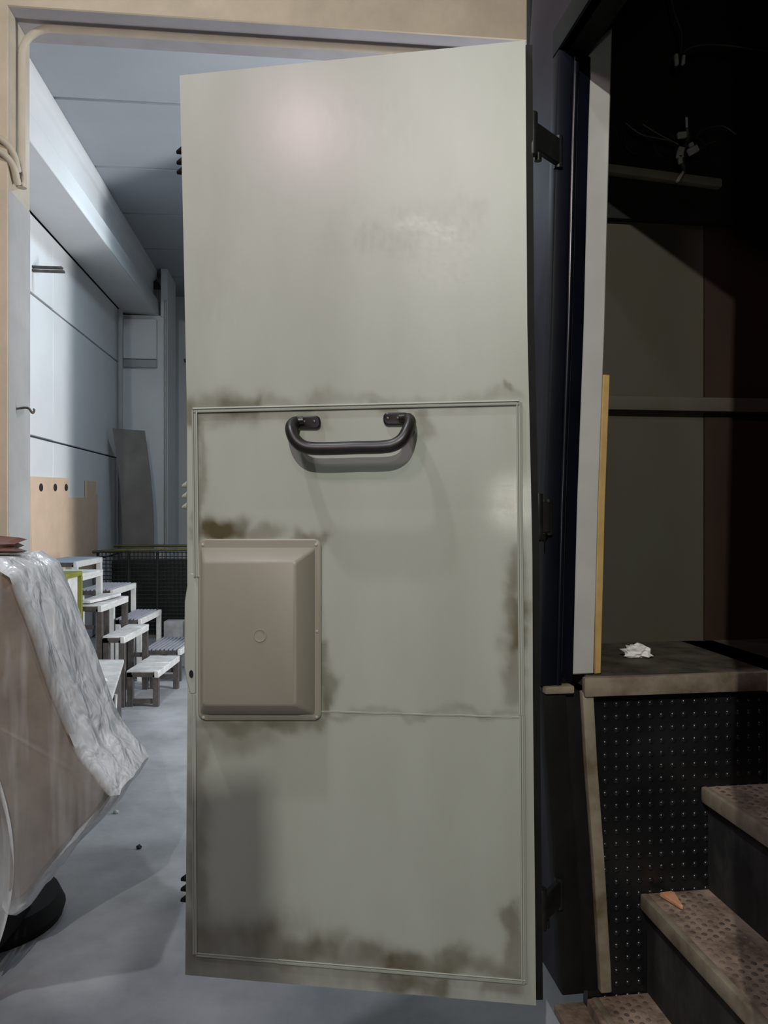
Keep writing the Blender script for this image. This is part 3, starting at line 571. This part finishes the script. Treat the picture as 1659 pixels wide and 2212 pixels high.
o = MB().tube([at(247, 1578, 4.62), at(250, 1500, 4.60)], 0.010, 8).build('rod', M['steel']); tag(o, 'thin pale rod standing against the low table leg', 'rod')
pt = at(222, 1480, 4.24); pt.z = 0.434 + 0.012
tag(crumple(pt, 0.022, 0.016, 0.016, 9.1, 2).build('paper_scrap', M['white'], smooth=False), 'small white paper scrap lying on the low dusty table', 'paper')
# peach notched board on the left wall
def LW(px, z, off=0.004):
    k = (px - CX) / F; u = LU + off; v = (hu.x * u - k * hu.y * u) / (k * hv.y - hv.x); return H(u, v, z)
def zpx(px, py): return EYE + LW(px, 0).y * (HY - py) / F
poly = [LW(66, 0.7), LW(207, 0.7), LW(207, 1.50), LW(203, 1.50), LW(203, zpx(203, 1038)), LW(183, zpx(183, 1038)), LW(183, zpx(183, 1075)), LW(143, zpx(143, 1075)), LW(143, zpx(143, 1033)), LW(60, zpx(66, 1030))]
poly[4].z = zpx(203, 1040)
pb_ = thing('notched_board', 'peach coloured board with notched top fixed low on the white wall', 'board', LW(130, 0.7))
MB().prism(poly, hu * 0.02).build('board_sheet', M['peach'], pb_)
for px in (83, 114, 138):
    z = zpx(px, 1053); c = LW(px, z) + hu * 0.0205
    MB().prism([c + hv * (0.05 * math.cos(t)) + Vector((0, 0, 0.034 * math.sin(t))) for t in [2 * math.pi * k / 12 for k in range(12)]], hu * 0.002).build('slot', M['slot'], pb_)
# warped board leaning in the corner
wb = []
for i in range(13):
    t = i / 12; z = 0.02 + 2.22 * t; bow = 0.16 * math.sin(math.pi * min(1, t * 0.95)) + 0.02
    wb.append([(H(LU + 0.06 + bow * 0.55 + 0.30 * (1 - t) * 0.2 + s_ * 0.30, 9.05 + 0.25 * s_, z), hv) for s_ in (0, 0.5, 1)])
tag(MB().sheet(wb, 0.018).build('warped_board', M['greyboard']), 'tall warped grey board leaning in the far left corner', 'board')
# wire cage with a yellow top rail
cg = thing('wire_cage', 'dark wire mesh cage with a dull yellow top rail by the far pillar', 'cage', (-2.45, 8.3, 0))
x0, x1, cy = -2.98, -2.02, 8.2
MB().tube([W(x0, cy - 0.15, 0.905), W(-2.75, cy, 0.915), W(x1, cy, 0.92)], 0.016, 8).build('top_rail', M['yellowrail'], cg)
MB().tube([W(x0, cy + 0.48, 0.935), W(x1 + 0.02, cy + 0.48, 0.935)], 0.016, 8).build('top_rail', M['yellowrail'], cg)
for x in (x0, -2.66, -2.36, x1): MB().tube([W(x, cy, 0), W(x, cy, 0.90)], 0.016, 8).build('post', M['cage'], cg)
wm = MB()
for i in range(24): x = x0 + (x1 - x0) * i / 23; wm.tube([W(x, cy, 0.03), W(x, cy, 0.90)], 0.0045, 4)
for i in range(22): z = 0.05 + 0.04 * i; wm.tube([W(x0, cy, z), W(x1, cy, z)], 0.0045, 4)
tag(wm.build('wire_mesh', M['cage'], cg), kind='stuff')
MB().fbox(W, x0 + 0.1, x1 - 0.05, cy + 0.1, cy + 0.42, 0.0, 0.80).build('dark_lining', M['cage'], cg, bevel=0.02)
o = MB().fbox(W, -2.235, -2.04, 7.98, 8.13, 0.0, 0.205).build('white_box', M['boardtop'], bevel=0.008); tag(o, 'small white box on the floor beside the wire cage', 'box')

# ================================================================== WRAPPED SEAT AT THE LEFT
prof = [(-1.42, 1.215), (-1.10, 1.225), (-1.045, 1.19), (-0.985, 1.04), (-0.93, 0.87), (-0.855, 0.70), (-0.795, 0.625), (-0.765, 0.585), (-0.80, 0.53), (-0.885, 0.445), (-0.955, 0.36), (-1.005, 0.285), (-1.05, 0.255), (-1.16, 0.42), (-1.42, 0.44)]
def resample(P, n):
    P = P + [P[0]]; L = [0]
    for a, b in zip(P, P[1:]): L.append(L[-1] + math.hypot(b[0] - a[0], b[1] - a[1]))
    out = []
    for i in range(n):
        d = L[-1] * i / n
        for k in range(len(P) - 1):
            if L[k] <= d <= L[k + 1]:
                t = (d - L[k]) / (L[k + 1] - L[k]); out.append((P[k][0] + (P[k + 1][0] - P[k][0]) * t, P[k][1] + (P[k + 1][1] - P[k][1]) * t)); break
    return out
seat = thing('coach_seat', 'brown upholstered seat wrapped in clear plastic beside the gateway', 'seat', (-1.2, 2.4, 0))
mb = MB(); RP = resample(prof, 60); cxp, czp = -1.12, 0.80; n = 60; vs = []
lay = [(0.90, 2.205), (0.965, 2.22), (0.985, 2.25), (0.985, 2.53), (0.96, 2.57), (0.90, 2.585)]
def shr(p, k): return (cxp + (p[0] - cxp) * k, czp + (p[1] - czp) * k)
for k, y in lay: vs += [W(shr(p, k)[0] - 0.05 * (y - 2.2) , y, shr(p, k)[1]) for p in RP]
fs = [(i * n + j, i * n + (j + 1) % n, (i + 1) * n + (j + 1) % n, (i + 1) * n + j) for i in range(len(lay) - 1) for j in range(n)] + [tuple(range(n)), tuple((len(lay) - 1) * n + j for j in range(n))]
mb.add(vs, fs).build('cushion', M['card'], seat)
MB().fbox(W, -1.55, -1.15, 2.30, 2.58, 0.06, 0.50).build('seat_frame', M['rubber'], seat, bevel=0.02)
rg = MB(); prr = [(0.02, 0.0), (0.225, 0.0), (0.235, 0.03), (0.215, 0.075), (0.15, 0.095), (0.06, 0.10)]; sg_ = 36; vs = []
for r_, z_ in prr: vs += [W(-1.32 + r_ * math.cos(2 * math.pi * j / sg_), 2.64 + r_ * math.sin(2 * math.pi * j / sg_), z_) for j in range(sg_)]
rg.add(vs, [(i * sg_ + j, i * sg_ + (j + 1) % sg_, (i + 1) * sg_ + (j + 1) % sg_, (i + 1) * sg_ + j) for i in range(len(prr) - 1) for j in range(sg_)] + [tuple(range(sg_)), tuple((len(prr) - 1) * sg_ + j for j in range(sg_))]).build('round_base', M['rubber'], seat)
# plastic film
fm = MB(); n = 220; RP = resample(prof, n); vs = []
ks = [0.12, 0.3, 0.5, 0.68, 0.82, 0.92, 0.985]; layers = [(k, 2.195) for k in ks] + [(1.01, 2.20), (1.02, 2.23)] + [(1.02, 2.23 + 0.335 * i / 9) for i in range(1, 10)] + [(1.0, 2.59), (0.9, 2.60)]
for li, (k, y) in enumerate(layers):
    for j, p in enumerate(RP):
        x, z = shr(p, k); along = (x + 1.1) * 0.88 + (z - 0.8) * 0.47; acr = -(x + 1.1) * 0.47 + (z - 0.8) * 0.88
        wv = noise.noise(Vector((along * 2.0, acr * 7.0, y * 2))) + 0.5 * noise.noise(Vector((along * 5, acr * 18, y * 4 + 5)))
        d = 0.011 * wv
        if y < 2.215: vs.append(W(x - 0.05 * (y - 2.2), y - 0.004 - abs(d) * 0.6, z))
        else:
            w2 = noise.noise(Vector((y * 22, j * 0.035, 3))) + 0.5 * noise.noise(Vector((y * 48, j * 0.08, 9)))
            e = 0.017 * (0.6 + w2); l = math.hypot(x - cxp, z - czp) or 1
            vs.append(W(x - 0.05 * (y - 2.2) + (x - cxp) / l * e, y, z + (z - czp) / l * e))
fs = [(i * n + j, i * n + (j + 1) % n, (i + 1) * n + (j + 1) % n, (i + 1) * n + j) for i in range(len(layers) - 1) for j in range(n)] + [tuple(range(n))[::-1]]
fm.add(vs, fs)
# loose tail hanging to the base
tg = []
for i in range(26):
    t = i / 25; row = []
    for j in range(25):
        s_ = j / 24; wd = 0.02 + 0.17 * math.sin(math.pi * min(1, 0.04 + t * 0.92)) ** 0.8; x = -1.17 + 0.055 * t + (s_ - 0.42) * wd; z = 0.78 - 0.64 * t
        y = 2.185 + 0.02 * noise.noise(Vector((s_ * 7, t * 1.5, 2))) - 0.012 * math.sin(s_ * 17 + t * 2)
        row.append((W(x, y, z), W(0, 1, 0)))
    tg.append(row)
fm.sheet(tg, 0.002)
tag(fm.build('plastic_sheet', M['film']), 'crinkled clear plastic sheet wrapped over the brown seat', 'plastic sheet')
o = crumple((-1.27, 2.42, 1.268), 0.155, 0.10, 0.034, 2.2, 3).build('leather_pouch', M['brown']); tag(o, 'reddish brown leather pouch lying on top of the wrapped seat', 'pouch')
o = MB().tube(spline([W(-1.33, 2.42, 1.295), W(-1.28, 2.42, 1.33), W(-1.225, 2.42, 1.352), W(-1.19, 2.42, 1.368)]), [0.006] * 12 + [0.005] * 7, 7).build('twig', M['twig']); tag(o, 'dry straw coloured stalk sticking up from the brown pouch', 'twig')
# unseen blocker added behind the photographer to shade the door's foot and the floor
ct = thing('blocker', 'added unseen grey cabinet standing behind and left of the viewer', 'blocker', (-0.7, -0.68, 0))
MB().fbox(W, -1.15, -0.325, -0.86, -0.52, 0.08, 2.33).build('blocker_body', M['grating'], ct, bevel=0.006)
for x_ in (-1.145, -0.735): MB().fbox(W, x_, x_ + 0.402, -0.519, -0.50, 0.11, 2.31).build('blocker_door', M['grating'], ct, bevel=0.004)
for x_ in (-1.13, -0.39):
    for y_ in (-0.84, -0.58): MB().fbox(W, x_, x_ + 0.04, y_, y_ + 0.04, 0, 0.08).build('foot', M['rubber'], ct)
o = MB().fbox(W, -0.46, -0.325, -0.72, -0.50, 2.331, 2.425).build('blocker_cap', M['cardboard'], bevel=0.004); tag(o, 'added unseen block standing on top of the very tall cabinet', 'blocker_cap')  # unseen block added to raise one end of the cast shadow
# specks on the floor
for k, (px, py, r_, m_, lb) in enumerate(((250, 1757, 0.011, 'stone', 'pale pebble on the floor near the wrapped seat'), (300, 1833, 0.011, 'darkstone', 'black pebble on the shaded floor left of the door'))):
    Y = EYE * F / (py - HY); p = at(px, py, Y)
    tag(crumple((p.x, p.y, r_ * 0.5), r_, r_, r_, 3.0 + k, 2).build('pebble', M[m_]), lb, 'pebble')
